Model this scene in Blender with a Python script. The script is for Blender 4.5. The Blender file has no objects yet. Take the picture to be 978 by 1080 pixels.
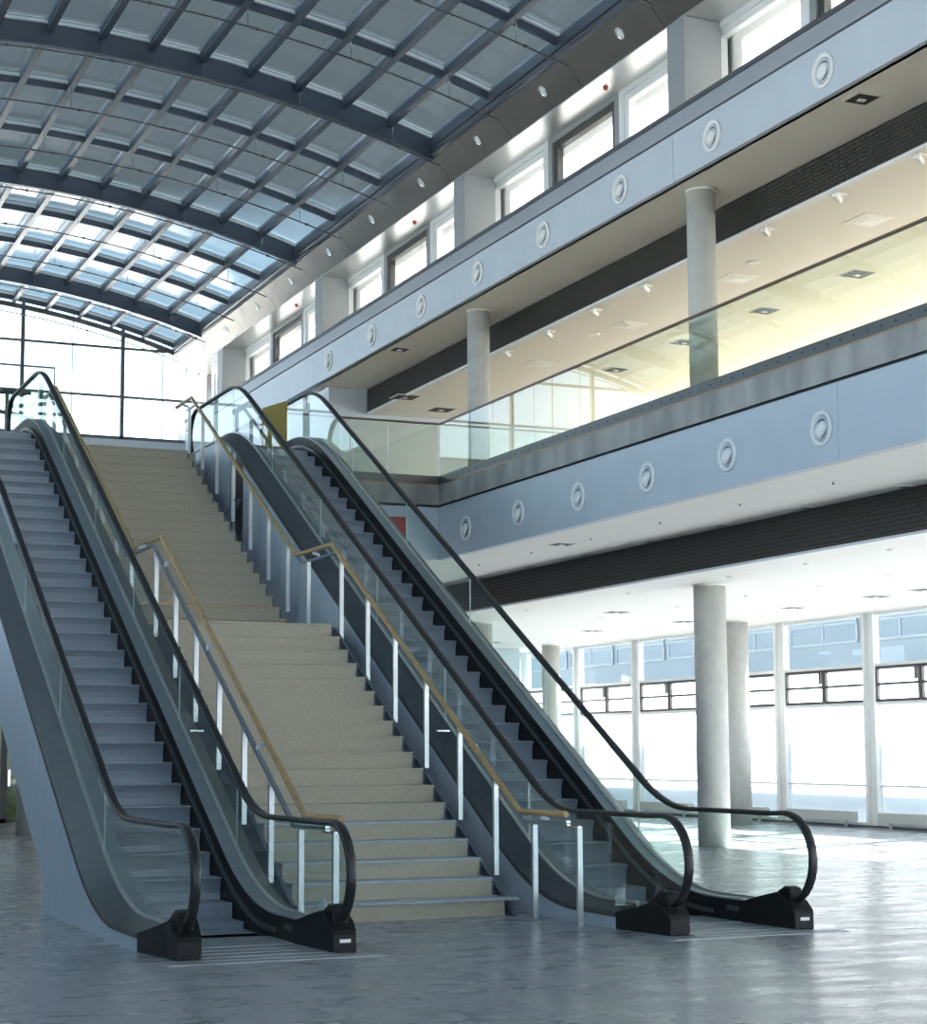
import bpy, bmesh, math, random
from mathutils import Vector, Matrix
random.seed(4)
sc = bpy.context.scene
col = sc.collection
# ------------------------------------------------------------------ materials
MATS = {}
def mat(name, color=(.5,.5,.5), rough=.5, metal=0., noise=0., nscale=6., bump=0., bscale=40., spec=.5, stretch=(1,1,1), rvar=0.):
    m = bpy.data.materials.new(name); m.use_nodes = True
    nt = m.node_tree; b = nt.nodes['Principled BSDF']
    b.inputs['Base Color'].default_value = (*color, 1); b.inputs['Roughness'].default_value = rough
    b.inputs['Metallic'].default_value = metal; b.inputs['Specular IOR Level'].default_value = spec
    if noise or bump or rvar:
        tc = nt.nodes.new('ShaderNodeTexCoord'); mp = nt.nodes.new('ShaderNodeMapping'); mp.inputs['Scale'].default_value = stretch
        nt.links.new(tc.outputs['Object'], mp.inputs['Vector'])
        if noise or rvar:
            n = nt.nodes.new('ShaderNodeTexNoise'); n.inputs['Scale'].default_value = nscale; n.inputs['Detail'].default_value = 5
            nt.links.new(mp.outputs[0], n.inputs['Vector'])
        if noise:
            r = nt.nodes.new('ShaderNodeValToRGB'); r.color_ramp.elements[0].position = .3; r.color_ramp.elements[1].position = .7
            r.color_ramp.elements[0].color = (*[c*(1-noise) for c in color], 1)
            r.color_ramp.elements[1].color = (*[min(1, c*(1+noise)) for c in color], 1)
            nt.links.new(n.outputs['Fac'], r.inputs[0]); nt.links.new(r.outputs[0], b.inputs['Base Color'])
        if rvar:
            mr = nt.nodes.new('ShaderNodeMapRange'); mr.inputs[3].default_value = max(0, rough-rvar); mr.inputs[4].default_value = rough+rvar
            nt.links.new(n.outputs['Fac'], mr.inputs[0]); nt.links.new(mr.outputs[0], b.inputs['Roughness'])
        if bump:
            n2 = nt.nodes.new('ShaderNodeTexNoise'); n2.inputs['Scale'].default_value = bscale
            nt.links.new(mp.outputs[0], n2.inputs['Vector'])
            bu = nt.nodes.new('ShaderNodeBump'); bu.inputs['Strength'].default_value = bump; bu.inputs['Distance'].default_value = .02
            nt.links.new(n2.outputs['Fac'], bu.inputs['Height']); nt.links.new(bu.outputs[0], b.inputs['Normal'])
    MATS[name] = m
    return m
def glass(name, tint, ior=1.5, rough=0., extra=0., base=0., gloss=(1,1,1)):
    m = bpy.data.materials.new(name); m.use_nodes = True; nt = m.node_tree; nt.nodes.clear()
    o = nt.nodes.new('ShaderNodeOutputMaterial'); mix = nt.nodes.new('ShaderNodeMixShader')
    t = nt.nodes.new('ShaderNodeBsdfTransparent'); t.inputs[0].default_value = (*tint, 1)
    g = nt.nodes.new('ShaderNodeBsdfGlossy'); g.inputs['Roughness'].default_value = rough; g.inputs['Color'].default_value = (*gloss, 1)
    f = nt.nodes.new('ShaderNodeFresnel'); f.inputs[0].default_value = ior
    geo = nt.nodes.new('ShaderNodeNewGeometry'); inv = nt.nodes.new('ShaderNodeMath'); inv.operation = 'SUBTRACT'; inv.inputs[0].default_value = 1
    nt.links.new(geo.outputs['Backfacing'], inv.inputs[1])
    ad = nt.nodes.new('ShaderNodeMath'); ad.operation = 'ADD'; ad.inputs[1].default_value = base
    nt.links.new(f.outputs[0], ad.inputs[0])
    mu = nt.nodes.new('ShaderNodeMath'); mu.operation = 'MULTIPLY'
    nt.links.new(ad.outputs[0], mu.inputs[0]); nt.links.new(inv.outputs[0], mu.inputs[1])
    nt.links.new(mu.outputs[0], mix.inputs[0]); nt.links.new(t.outputs[0], mix.inputs[1]); nt.links.new(g.outputs[0], mix.inputs[2])
    last = mix
    if extra:
        tr = nt.nodes.new('ShaderNodeBsdfTranslucent'); tr.inputs[0].default_value = (.9,.93,.95,1)
        m2 = nt.nodes.new('ShaderNodeMixShader'); m2.inputs[0].default_value = extra
        nt.links.new(mix.outputs[0], m2.inputs[1]); nt.links.new(tr.outputs[0], m2.inputs[2]); last = m2
    nt.links.new(last.outputs[0], o.inputs[0])
    MATS[name] = m
    return m
M = MATS
mat('white_panel', (.50,.56,.625), .45, noise=.03, nscale=2)
mat('soffit', (.80,.78,.73), .6, noise=.02, nscale=3)
mat('soffit_warm', (.78,.74,.66), .6, noise=.02, nscale=3)
mat('cap_grey', (.30,.33,.37), .45)
mat('cap_dark', (.07,.075,.085), .5)
mat('grille', (.062,.060,.055), .55, metal=.3)
mat('grille_edge', (.75,.76,.78), .4)
mat('concrete', (.34,.34,.33), .7, noise=.3, nscale=2.2, bump=.15, stretch=(1,1,.35))
mat('column_concrete', (.50,.50,.47), .6, noise=.08, nscale=5, bump=.1)
mat('steel_dark', (.12,.125,.13), .4, metal=.6)
mat('roof_steel', (.075,.095,.13), .32, metal=.3)
mat('roof_steel_light', (.30,.36,.44), .3, metal=.5)
mat('cladding_metal', (.19,.18,.165), .34, metal=.85, noise=.12, nscale=1.5, rvar=.08)
mat('soffit_metal', (.62,.62,.61), .3, metal=.9, noise=.05, nscale=2)
mat('pier_paint', (.30,.315,.315), .5)
mat('frame_white', (.82,.83,.82), .4)
mat('frame_dark', (.06,.058,.055), .45)
mat('copper', (.42,.27,.14), .4, metal=.5)
mat('rubber', (.014,.014,.016), .38)
mat('black_plastic', (.007,.007,.008), .5, noise=.3, nscale=9, spec=.3)
mat('deck_metal', (.095,.11,.125), .36, metal=.6, noise=.12, nscale=7, rvar=.12)
mat('deck_inner', (.24,.28,.32), .33, metal=.6, noise=.05, nscale=7)
mat('side_panel', (.42,.49,.575), .42, metal=.15, noise=.10, nscale=3.5, rvar=.1, stretch=(1,4,.5))
mat('chrome', (.75,.76,.77), .16, metal=1.)
mat('steel_post', (.56,.58,.59), .34, metal=.8, noise=.06, nscale=20)
mat('rail_steel', (.28,.32,.38), .35, metal=.6)
mat('wood', (.42,.28,.13), .38, noise=.18, nscale=14, stretch=(1,.15,1))
mat('rail_brown', (.13,.085,.06), .4)
mat('terrazzo', (.39,.35,.275), .55, noise=.13, nscale=55)
mat('stair_slab', (.33,.37,.43), .3, noise=.1, nscale=9)  # blue-grey slab tone, skylight reflection on the lower treads put into the colour
mat('stringer', (.10,.125,.165), .4, metal=.3)
mat('sign_red', (.42,.05,.045), .4)
mat('mustard', (.30,.21,.02), .6, noise=.06, nscale=12)
mat('label_white', (.85,.85,.82), .4)
mat('lamp_white', (.85,.84,.80), .4)
mat('duct_dark', (.03,.027,.025), .6)
mat('floor_warm', (.40,.375,.32), .5)
mat('outside_ground', (.62,.62,.60), .8)
mat('facade', (.27,.335,.38), .6)
mat('facade_glass', (.19,.25,.29), .2)
mat('facade_frame', (.36,.42,.46), .5)
mat('hedge', (.10,.17,.04), .8, noise=.5, nscale=5, bump=.6, bscale=9)
mat('radiator', (.55,.57,.54), .45)
mat('seam_dark', (.05,.055,.06), .6)
glass('glass_clear', (.90,.955,.935), 1.5)
glass('glass_window', (.97,.98,.98), 1.45)
glass('glass_gallery', (.90,.935,.88), 1.55, base=.03)
glass('glass_roof', (.39,.45,.47), 1.5, rough=.12, extra=.008, base=.03)
glass('glass_frosted', (.93,.95,.96), 1.45, extra=.2)
m = mat('step_metal', (.26,.30,.355), .42, metal=.2)
def grooves(m, axis, scale, strength, dist=.006):
    nt = m.node_tree; b = nt.nodes['Principled BSDF']
    tc = nt.nodes.new('ShaderNodeTexCoord'); w = nt.nodes.new('ShaderNodeTexWave'); w.bands_direction = axis
    w.inputs['Scale'].default_value = scale; w.inputs['Distortion'].default_value = 0
    nt.links.new(tc.outputs['Object'], w.inputs['Vector'])
    bu = nt.nodes.new('ShaderNodeBump'); bu.inputs['Strength'].default_value = strength; bu.inputs['Distance'].default_value = dist
    nt.links.new(w.outputs['Fac'], bu.inputs['Height']); nt.links.new(bu.outputs[0], b.inputs['Normal'])
grooves(m, 'X', 15, .25)
m = mat('comb_metal', (.40,.43,.46), .4, metal=.6); grooves(m, 'X', 15, .5)
grooves(M['grille'], 'Y', 6, .6, .02)
glass('glass_joint', (.75,.85,.84), 1.5, extra=.6)
# blinds: pale cloth that lets daylight through
m = bpy.data.materials.new('blind'); m.use_nodes = True; nt = m.node_tree; nt.nodes.clear(); MATS['blind'] = m
o = nt.nodes.new('ShaderNodeOutputMaterial'); a = nt.nodes.new('ShaderNodeBsdfTranslucent'); d = nt.nodes.new('ShaderNodeBsdfDiffuse')
a.inputs[0].default_value = (.62,.63,.63,1); d.inputs[0].default_value = (.5,.5,.5,1)
x = nt.nodes.new('ShaderNodeMixShader'); x.inputs[0].default_value = .6
nt.links.new(d.outputs[0], x.inputs[1]); nt.links.new(a.outputs[0], x.inputs[2]); nt.links.new(x.outputs[0], o.inputs[0])
# stone floor slabs
m = bpy.data.materials.new('stone_floor'); m.use_nodes = True; nt = m.node_tree; b = nt.nodes['Principled BSDF']; MATS['stone_floor'] = m
tc = nt.nodes.new('ShaderNodeTexCoord')
mp = nt.nodes.new('ShaderNodeMapping'); mp.inputs['Rotation'].default_value = (0,0,math.pi/2); mp.inputs['Location'].default_value = (0,.79,0)
nt.links.new(tc.outputs['Object'], mp.inputs[0])
br = nt.nodes.new('ShaderNodeTexBrick'); br.inputs['Scale'].default_value = 1; br.inputs['Brick Width'].default_value = 1.64
br.inputs['Row Height'].default_value = .82; br.inputs['Mortar Size'].default_value = .004
br.inputs['Color1'].default_value = (.27,.295,.325,1); br.inputs['Color2'].default_value = (.29,.315,.345,1); br.inputs['Mortar'].default_value = (.15,.16,.18,1)
nt.links.new(mp.outputs[0], br.inputs['Vector'])
mp2 = nt.nodes.new('ShaderNodeMapping'); mp2.inputs['Scale'].default_value = (.8,1.9,1); nt.links.new(tc.outputs['Object'], mp2.inputs[0])
n = nt.nodes.new('ShaderNodeTexNoise'); n.inputs['Scale'].default_value = 1.6; n.inputs['Detail'].default_value = 8; n.inputs['Roughness'].default_value = .62
nt.links.new(mp2.outputs[0], n.inputs['Vector'])
rr = nt.nodes.new('ShaderNodeValToRGB'); rr.color_ramp.elements[0].position = .3; rr.color_ramp.elements[1].position = .7
rr.color_ramp.elements[0].color = (.86,.86,.86,1); rr.color_ramp.elements[1].color = (1.12,1.12,1.12,1)
nt.links.new(n.outputs['Fac'], rr.inputs[0])
mx = nt.nodes.new('ShaderNodeMix'); mx.data_type = 'RGBA'; mx.blend_type = 'MULTIPLY'; mx.inputs[0].default_value = 1
nt.links.new(br.outputs['Color'], mx.inputs[6]); nt.links.new(rr.outputs[0], mx.inputs[7]); nt.links.new(mx.outputs[2], b.inputs['Base Color'])
mr = nt.nodes.new('ShaderNodeMapRange'); mr.inputs[1].default_value = .3; mr.inputs[2].default_value = .7; mr.inputs[3].default_value = .20; mr.inputs[4].default_value = .38
nt.links.new(n.outputs['Fac'], mr.inputs[0]); nt.links.new(mr.outputs[0], b.inputs['Roughness'])
bu = nt.nodes.new('ShaderNodeBump'); bu.inputs['Strength'].default_value = .07; bu.inputs['Distance'].default_value = .01
nt.links.new(n.outputs['Fac'], bu.inputs['Height']); nt.links.new(bu.outputs[0], b.inputs['Normal'])

# ------------------------------------------------------------------ mesh helpers
class MB:
    def __init__(s): s.v = []; s.f = []; s.sm = []
    def add(s, vs, fs, smooth=False):
        n = len(s.v); s.v += [tuple(p) for p in vs]
        for f in fs: s.f.append(tuple(i+n for i in f)); s.sm.append(smooth)
        return s
    def box(s, x0, x1, y0, y1, z0, z1):
        vs = [(x,y,z) for x in (x0,x1) for y in (y0,y1) for z in (z0,z1)]
        return s.add(vs, [(0,1,3,2),(4,6,7,5),(0,4,5,1),(2,3,7,6),(0,2,6,4),(1,5,7,3)])
    def prism(s, poly, a, b, axis='x', smooth=False):
        # poly of 2-D points extruded from a to b along axis; x:(y,z)  y:(x,z)  z:(x,y)
        def P(p, t):
            return {'x':(t,p[0],p[1]), 'y':(p[0],t,p[1]), 'z':(p[0],p[1],t)}[axis]
        n = len(poly); vs = [P(p,a) for p in poly]+[P(p,b) for p in poly]
        fs = [tuple(range(n-1,-1,-1)), tuple(range(n,2*n))]
        s.add(vs, fs)
        k = len(s.v)-2*n
        for i in range(n):
            j = (i+1)%n; s.f.append((k+i,k+j,k+n+j,k+n+i)); s.sm.append(smooth)
        return s
    def strip(s, lo, hi, x0, x1):
        # solid between two polylines in YZ (same count), from x0 to x1
        n = len(lo); vs = []
        for (a,b) in zip(lo,hi): vs += [(x0,a[0],a[1]),(x1,a[0],a[1]),(x1,b[0],b[1]),(x0,b[0],b[1])]
        fs = [(0,1,2,3),(4*n-1,4*n-2,4*n-3,4*n-4)]
        for i in range(n-1):
            q = 4*i
            for k in range(4):
                l = (k+1)%4; fs.append((q+k,q+4+k,q+4+l,q+l))
        return s.add(vs, fs)
    def sweep(s, path, sec, up=Vector((1,0,0)), smooth=True, closed=False):
        # sweep a closed section (list of (u,v)) along path; u along 'up' cross direction, v = normal
        pts = [Vector(p) for p in path]; n = len(pts); m_ = len(sec); vs = []
        for i,p in enumerate(pts):
            t = (pts[min(i+1,n-1)]-pts[max(i-1,0)])
            t.normalize()
            u = up - up.dot(t)*t
            if u.length < 1e-5: u = Vector((0,1,0))
            u.normalize(); w = t.cross(u)
            for (a,b) in sec: vs.append(p+u*a+w*b)
        fs = [tuple(range(m_)), tuple((n-1)*m_+k for k in range(m_-1,-1,-1))]
        s.add(vs, fs); base = len(s.v)-n*m_
        for i in range(n-1):
            for k in range(m_):
                l = (k+1)%m_; s.f.append((base+i*m_+k, base+i*m_+l, base+(i+1)*m_+l, base+(i+1)*m_+k)); s.sm.append(smooth)
        return s
    def tube(s, path, r, n=10, up=Vector((1,0,0))):
        return s.sweep(path, [(r*math.cos(2*math.pi*k/n), r*math.sin(2*math.pi*k/n)) for k in range(n)], up)
    def lathe(s, prof, c, axis='z', n=32, ang=0):
        # prof: (r,h) list; axis direction; capped when r=0
        vs = []; fs = []; m_ = len(prof)
        for (r,h) in prof:
            for k in range(n):
                a = 2*math.pi*k/n; u, w = r*math.cos(a), r*math.sin(a)
                p = {'z':(u,w,h), 'x':(h,u,w), 'y':(u,h,w)}[axis]
                vs.append((c[0]+p[0], c[1]+p[1], c[2]+p[2]))
        for i in range(m_-1):
            for k in range(n):
                l = (k+1)%n; fs.append((i*n+k,i*n+l,(i+1)*n+l,(i+1)*n+k))
        s.add(vs, fs, True)
        s.f.append(tuple(len(s.v)-m_*n+k for k in range(n))); s.sm.append(False)
        s.f.append(tuple(len(s.v)-n+k for k in range(n))); s.sm.append(False)
        return s
    def build(s, name, m, parent=None, bevel=0, seg=2):
        me = bpy.data.meshes.new(name); me.from_pydata(s.v, [], s.f)
        for p, q in zip(me.polygons, s.sm): p.use_smooth = q
        me.materials.append(M[m] if isinstance(m, str) else m)
        bm = bmesh.new(); bm.from_mesh(me); bmesh.ops.recalc_face_normals(bm, faces=bm.faces); bm.to_mesh(me); bm.free()
        me.update()
        o = bpy.data.objects.new(name, me); col.objects.link(o)
        if parent:
            o.parent = parent; o.matrix_parent_inverse = Matrix.Identity(4)
            o.location = Vector((0,0,0)) - parent['_w'] if False else Vector((0,0,0)) - Vector(WORLD[parent.name])
            WORLD[o.name] = (0,0,0)
        else: WORLD[o.name] = (0,0,0)
        if bevel:
            b = o.modifiers.new('Bevel', 'BEVEL'); b.width = bevel; b.segments = seg; b.limit_method = 'ANGLE'; b.angle_limit = .6
        return o
WORLD = {}
def struct(o, label=None):
    o['kind'] = 'structure'
    if label: o['label'] = label
    return o
def tag(o, label, cat, group=None, kind=None):
    o['label'] = label; o['category'] = cat
    if group: o['group'] = group
    if kind: o['kind'] = kind
    return o
def empty(name, loc, label=None, cat=None, group=None):
    o = bpy.data.objects.new(name, None); col.objects.link(o); o.location = loc; o.empty_display_size = .2
    WORLD[o.name] = tuple(loc)
    if label: tag(o, label, cat, group)
    return o
def copy_tree(o, off, parent=None):
    c = o.copy(); col.objects.link(c)
    if parent: c.parent = parent
    else: c.location = Vector(o.location)+Vector(off)
    for ch in [k for k in o.children]: copy_tree(ch, off, c)
    return c
ORD = ['first','second','third','fourth','fifth','sixth','seventh','eighth','ninth','tenth','eleventh','twelfth','thirteenth','fourteenth']
def lin(a, b, n): return [a+(b-a)*i/(n-1) for i in range(n)]

# ------------------------------------------------------------------ key dimensions (metres)
L2 = 6.93           # gallery floor level
XF = 13.54          # hall face of the galleries
YC = 32.1           # gallery edge across the hall
YE = 50.9           # far end wall
XW = 24.3           # outer window wall on the right
Y0 = -10.0          # end of the hall behind the viewer
TAN = math.tan(math.radians(30))

# ------------------------------------------------------------------ floors, ceilings, walls
f = MB().box(-1.9, 13.4, Y0, 46.2, -.3, 0).box(13.4, XW+.4, Y0, YE+1.6, -.3, 0).build('floor', 'stone_floor'); struct(f)
g = MB(); g.box(-60, 110, -60, 130, -.5, -.31); struct(g.build('floor_outside', 'outside_ground'))
mb = MB(); mb.box(XF+.02, XW, Y0, YE, 6.40, L2-.01); mb.box(-1.9, XF+.02, YC+.03, YE, 6.40, L2-.01)
mb.box(5.72, 8.42, 30.95, YC, 6.62, L2-.01); mb.box(3.9, 5.72, 30.9, YC, 6.4, 6.70); mb.box(8.42, 10.4, 30.9, YC, 6.4, 6.70)
struct(mb.build('floor_gallery', 'floor_warm'))
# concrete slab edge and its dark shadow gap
mb = MB(); mb.box(XF, XF+.3, Y0, YC, 6.40, 6.78); mb.box(9.9, XF+.3, YC, YC+.3, 6.40, 6.78)
struct(mb.build('trim_1', 'concrete'))
mb = MB(); mb.box(XF-.012, XF+.1, Y0, YC-.012, 6.775, 6.792); mb.box(10.43, XF+.1, YC-.012, YC+.1, 6.775, 6.792); struct(mb.build('trim_2', 'copper'))
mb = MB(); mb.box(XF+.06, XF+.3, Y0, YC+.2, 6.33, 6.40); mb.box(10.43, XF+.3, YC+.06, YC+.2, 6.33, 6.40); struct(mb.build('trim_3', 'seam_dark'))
# white fascia of the lower gallery, panel joints are grooves
mb = MB()
ys = [Y0, -1.9, 5.08, 12.05, 19.03, 26.0, YC]
for a, b in zip(ys[:-1], ys[1:]): mb.box(XF-.03, XF+.12, a+.004, b-.004 if b < YC else b, 5.34, 6.345)
xs = [-1.9, 3.0, 6.5, 10.0, XF-.03]
for a, b in zip(xs[:-1], xs[1:]): mb.box(a+.004, b-.004 if b < 13 else b, YC-.03, YC+.12, 5.34, 6.345)
struct(mb.build('trim_4', 'white_panel', bevel=.004))
# ceilings
mb = MB(); mb.box(XF+.1, 15.87, Y0, YE, 5.34, 5.46); mb.box(-1.9, XF+.1, YC+.1, YE, 5.34, 5.46); struct(mb.build('ceiling', 'soffit'))
mb = MB(); mb.box(15.93, XW, Y0, YE, 4.68, 4.80); struct(mb.build('ceiling_lower', 'soffit'))
mb = MB(); mb.box(XF+.05, 14.83, Y0, 39.5, 10.11, 10.22); struct(mb.build('ceiling_upper', 'soffit_warm'))
mb = MB(); mb.box(14.89, XW, Y0, 39.5, 9.53, 9.64); struct(mb.build('ceiling_gallery', 'soffit_warm'))
# dark louvred bands hanging between the ceiling steps
def band(name, x, z0, z1, y1, label):
    r = empty(name, (x, 20, z0), label, 'grille')
    mb = MB(); n = 9; h = (z1-z0-.05)/n
    mb.box(x+.035, x+.06, Y0, y1, z0+.02, z1)
    mb.build('back_panel', 'frame_dark', r)
    mb = MB()
    for k in range(n):
        z = z0+.035+k*h; mb.prism([(x, z), (x+.03, z+h*.25), (x+.03, z+h*.7), (x+.004, z+h*.55)], Y0, y1, 'y')
    mb.build('louvre', 'grille', r)
    mb = MB().box(x-.012, x+.06, Y0, y1, z0-.012, z0+.03); mb.build('edge_trim', 'grille_edge', r)
band('ventilation_band', 15.87, 4.68, 5.34, 46, 'dark grey louvred band stepping down between the white ceilings of the ground floor')
band('ventilation_band', 14.83, 9.53, 10.11, 39.5, 'dark grey louvred band above the gallery, behind the two upper columns')
# upper fascia, cap and parapet
mb = MB()
ys = [Y0, -1.75, 6.5, 14.75, 23.0, 31.25, 39.5, YE]
for a, b in zip(ys[:-1], ys[1:]): mb.box(XF-.03, XF+.12, a+.004, b-.004, 10.11, 10.845)
struct(mb.build('trim_5', 'white_panel', bevel=.004))
struct(MB().box(XF+.02, 14.3, Y0, YE, 10.845, 10.875).build('trim_6', 'seam_dark'))
struct(MB().box(XF-.03, 14.6, Y0, YE, 10.88, 11.14).build('trim_7', 'cap_grey', bevel=.004))
struct(MB().box(XF-.05, 14.6, Y0, YE, 11.14, 11.215).build('trim_8', 'cap_dark', bevel=.006))
# gallery end block beyond the upper soffit
struct(MB().box(13.9, XW, 39.5, YE, L2-.01, 10.11).build('wall_gallery_end', 'white_panel'))
# roof slab over the right hand building
struct(MB().box(14.62, XW+.5, Y0, YE+1.6, 10.25, 10.85).build('ceiling_roof', 'soffit'))
struct(MB().box(13.6, 15.05, Y0, YE+.3, 12.67, 12.95).build('trim_11', 'roof_steel'))
# outer walls
mb = MB(); mb.box(-2.1, -1.9, Y0, YE, 0, 4.6); mb.box(-2.1, -1.9, Y0, YE, 8.4, 13.5)
y = Y0
while y < YE: mb.box(-2.1, -1.9, y, y+.3, 4.6, 8.4); y += 5.5
struct(mb.build('wall_left', 'white_panel'))
mb = MB(); mb.box(-2.1, XW+.4, Y0-.2, Y0, 0, .4); mb.box(-2.1, XW+.4, Y0-.2, Y0, 5.0, 14.6)
x = -2.1
while x < XW: mb.box(x, x+.3, Y0-.2, Y0, .4, 12.4); x += 4.4
struct(mb.build('wall_front', 'white_panel'))
mb = MB(); mb.box(13.4, 22.95, 48.6, 48.8, 0, 4.68); mb.box(13.4, XW+.2, YE+.2, YE+.5, 0, 10.85); mb.box(22.95, 23.05, 48.6, YE+.2, 0, 4.68)
struct(mb.build('wall_back', 'white_panel'))
struct(MB().box(XW, XW+.3, Y0, YE+1.6, 4.70, 7.0).build('wall_right', 'white_panel'))
mb = MB(); mb.box(XW, XW+.2, Y0, YE, 9.5, 11.2); struct(mb.build('wall_right_upper', 'white_panel'))
# end wall under the big arched window (the seen blue-grey upstand)
struct(MB().box(-1.9, 14.35, YE-.1, YE+.2, L2-.01, 10.52).build('wall_end', 'white_panel'))
# recessed entrance under the gallery, far left
mb = MB(); mb.box(-1.9, 6.6, 46.0, 46.2, 0, 5.34); mb.box(9.2, 13.6, 46.0, 46.2, 0, 5.34); mb.box(6.6, 9.2, 46.0, 46.2, 3.2, 5.34)
struct(mb.build('wall_entrance', 'pier_paint'))
d = empty('door_1', (7.9, 46.1, 0)); struct(d)
mb = MB(); mb.box(6.6, 6.72, 46.02, 46.14, 0, 3.2); mb.box(7.72, 7.86, 46.02, 46.14, 0, 3.2); mb.box(9.08, 9.2, 46.02, 46.14, 0, 3.2); mb.box(6.6, 9.2, 46.02, 46.14, 3.08, 3.2); mb.box(6.6, 9.2, 46.02, 46.14, 0, .1)
mb.build('frame', 'frame_dark', d); mb = MB(); mb.box(6.72, 7.72, 46.06, 46.08, .1, 3.08); mb.box(7.86, 9.08, 46.06, 46.08, .1, 3.08); mb.build('pane', 'glass_window', d)
MB().box(7.88, 7.94, 45.96, 46.0, .9, 1.3).build('door_handle', 'chrome', d)
mb = MB()
for k in range(110):
    a = random.uniform(4, 12.6); h = random.uniform(1.8, 3.9); mb.lathe([(0,0),(random.uniform(.3,.5),h*.3),(random.uniform(.3,.6),h*.7),(0.05,h)], (a, random.uniform(47.4, 49.0), -.31), n=9)
tag(mb.build('hedge', 'hedge'), 'green hedge outside the glass entrance under the gallery', 'hedge')

# ------------------------------------------------------------------ round columns
def column(x, y, z0, z1, r, label, grp):
    t = empty('column', (x, y, z0), label, 'column', grp)
    MB().lathe([(r,z0),(r,z1-.03)], (x,y,0), n=48).build('shaft', 'column_concrete', t)
    MB().lathe([(r+.015,z1-.03),(r+.015,z1)], (x,y,0), n=48).build('collar', 'soffit', t)
    return t
column(17.32, 28.48, 0, 4.68, .29, 'large round concrete column on the sunlit floor in front of the windows', 'ground floor columns')
column(23.03, 46.5, 0, 4.68, .255, 'small distant round column seen through the right escalator glass, by the window wall', 'ground floor columns')
column(22.86, 36.4, 0, 4.68, .255, 'pale round column close to the windows, right behind the large column', 'ground floor columns')
column(17.5, 38.95, 0, 4.68, .255, 'round column whose top shows above the right escalator deck, farthest of the ground floor', 'ground floor columns')
column(7.18, 39.1, 0, 5.34, .29, 'round pale column under the gallery beside the glass entrance at far left', 'ground floor columns')
column(14.1, 23.21, L2, 10.11, .215, 'nearer round concrete column on the gallery, behind the glass railing', 'gallery columns')
column(14.1, 31.45, L2, 10.11, .215, 'farther round concrete column at the corner of the gallery', 'gallery columns')

# ------------------------------------------------------------------ round air nozzles
def nozzle(y, z, label, grp):
    x = XF-.03; R = .215
    t = empty('air_nozzle', (x, y, z), label, 'air nozzle', grp)
    MB().lathe([(R+.02,.0),(R+.018,-.03),(R-.02,-.038),(R-.035,-.02),(R-.045,.0)], (x,y,z), 'x', 40).build('rim', 'frame_white', t)
    MB().lathe([(R-.04,-.006),(R-.075,-.03),(R-.09,-.008)], (x,y,z), 'x', 36).build('inner_ring', 'white_panel', t)
    MB().lathe([(.150,-.004),(.150,-.010),(.0,-.010)], (x,y,z), 'x', 32).build('dark_gap', 'steel_dark', t)
    b = MB(); b.lathe([(.122,.0),(.120,-.03),(.105,-.055),(.075,-.075),(.035,-.086),(.0,-.088)], (0,0,0), 'x', 28)
    o = b.build('nozzle_cup', 'frame_white', t); o.location = (-.004,-.016,-.022); o.rotation_euler = (0, math.radians(16), math.radians(-14))
    return t
for k in range(8):
    nozzle(19.12+2.752*k, 10.47, f'white round air nozzle on the upper fascia, {ORD[k]} from the right edge', 'air nozzles along the upper fascia')
for k in range(6):
    nozzle(19.38+2.27*k, 5.80, f'white round air nozzle on the lower fascia, {ORD[k]} from the right edge', 'air nozzles along the lower fascia')

# ------------------------------------------------------------------ gallery glass railing
r = empty('glass_railing', (XF, 20, L2), 'long gallery railing of clear glass panels with thin brown handrail, running to the right edge', 'railing')
ys = [17.65+1.712*k for k in range(-12, 8)]+[YC-.02]
for a, b in zip(ys[:-1], ys[1:]): MB().box(XF+.02, XF+.035, a+.008, b-.008, L2, 7.97).build('glass_panel', 'glass_gallery', r)
MB().box(XF+.0, XF+.06, ys[0], YC+.05, 7.965, 8.0).build('handrail', 'rail_brown', r, bevel=.008)
MB().box(XF-.004, XF+.08, ys[0], YC-.0, 6.795, 6.96).build('base_shoe', 'steel_dark', r)
mb = MB()
y = ys[0]+.2
while y < YC-.1: mb.lathe([(.014,-.008),(.014,0)], (XF-.004, y, 6.875), 'x', 8); y += .285
mb.build('bolt', 'rubber', r)['kind'] = 'stuff'
r = empty('glass_railing', (12, YC, L2), 'short glass railing along the gallery edge behind the right escalator', 'railing')
xs = [10.52, 11.55, 12.5, XF-.01]
for a, b in zip(xs[:-1], xs[1:]): MB().box(a+.008, b-.008, YC+.02, YC+.035, L2, 7.97).build('glass_panel', 'glass_gallery', r)
MB().box(10.5, XF-.01, YC+.0, YC+.06, 7.965, 8.0).build('handrail', 'rail_brown', r, bevel=.008)
MB().box(10.47, XF-.004, YC-.004, YC+.08, 6.795, 6.96).build('base_shoe', 'steel_dark', r)

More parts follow.
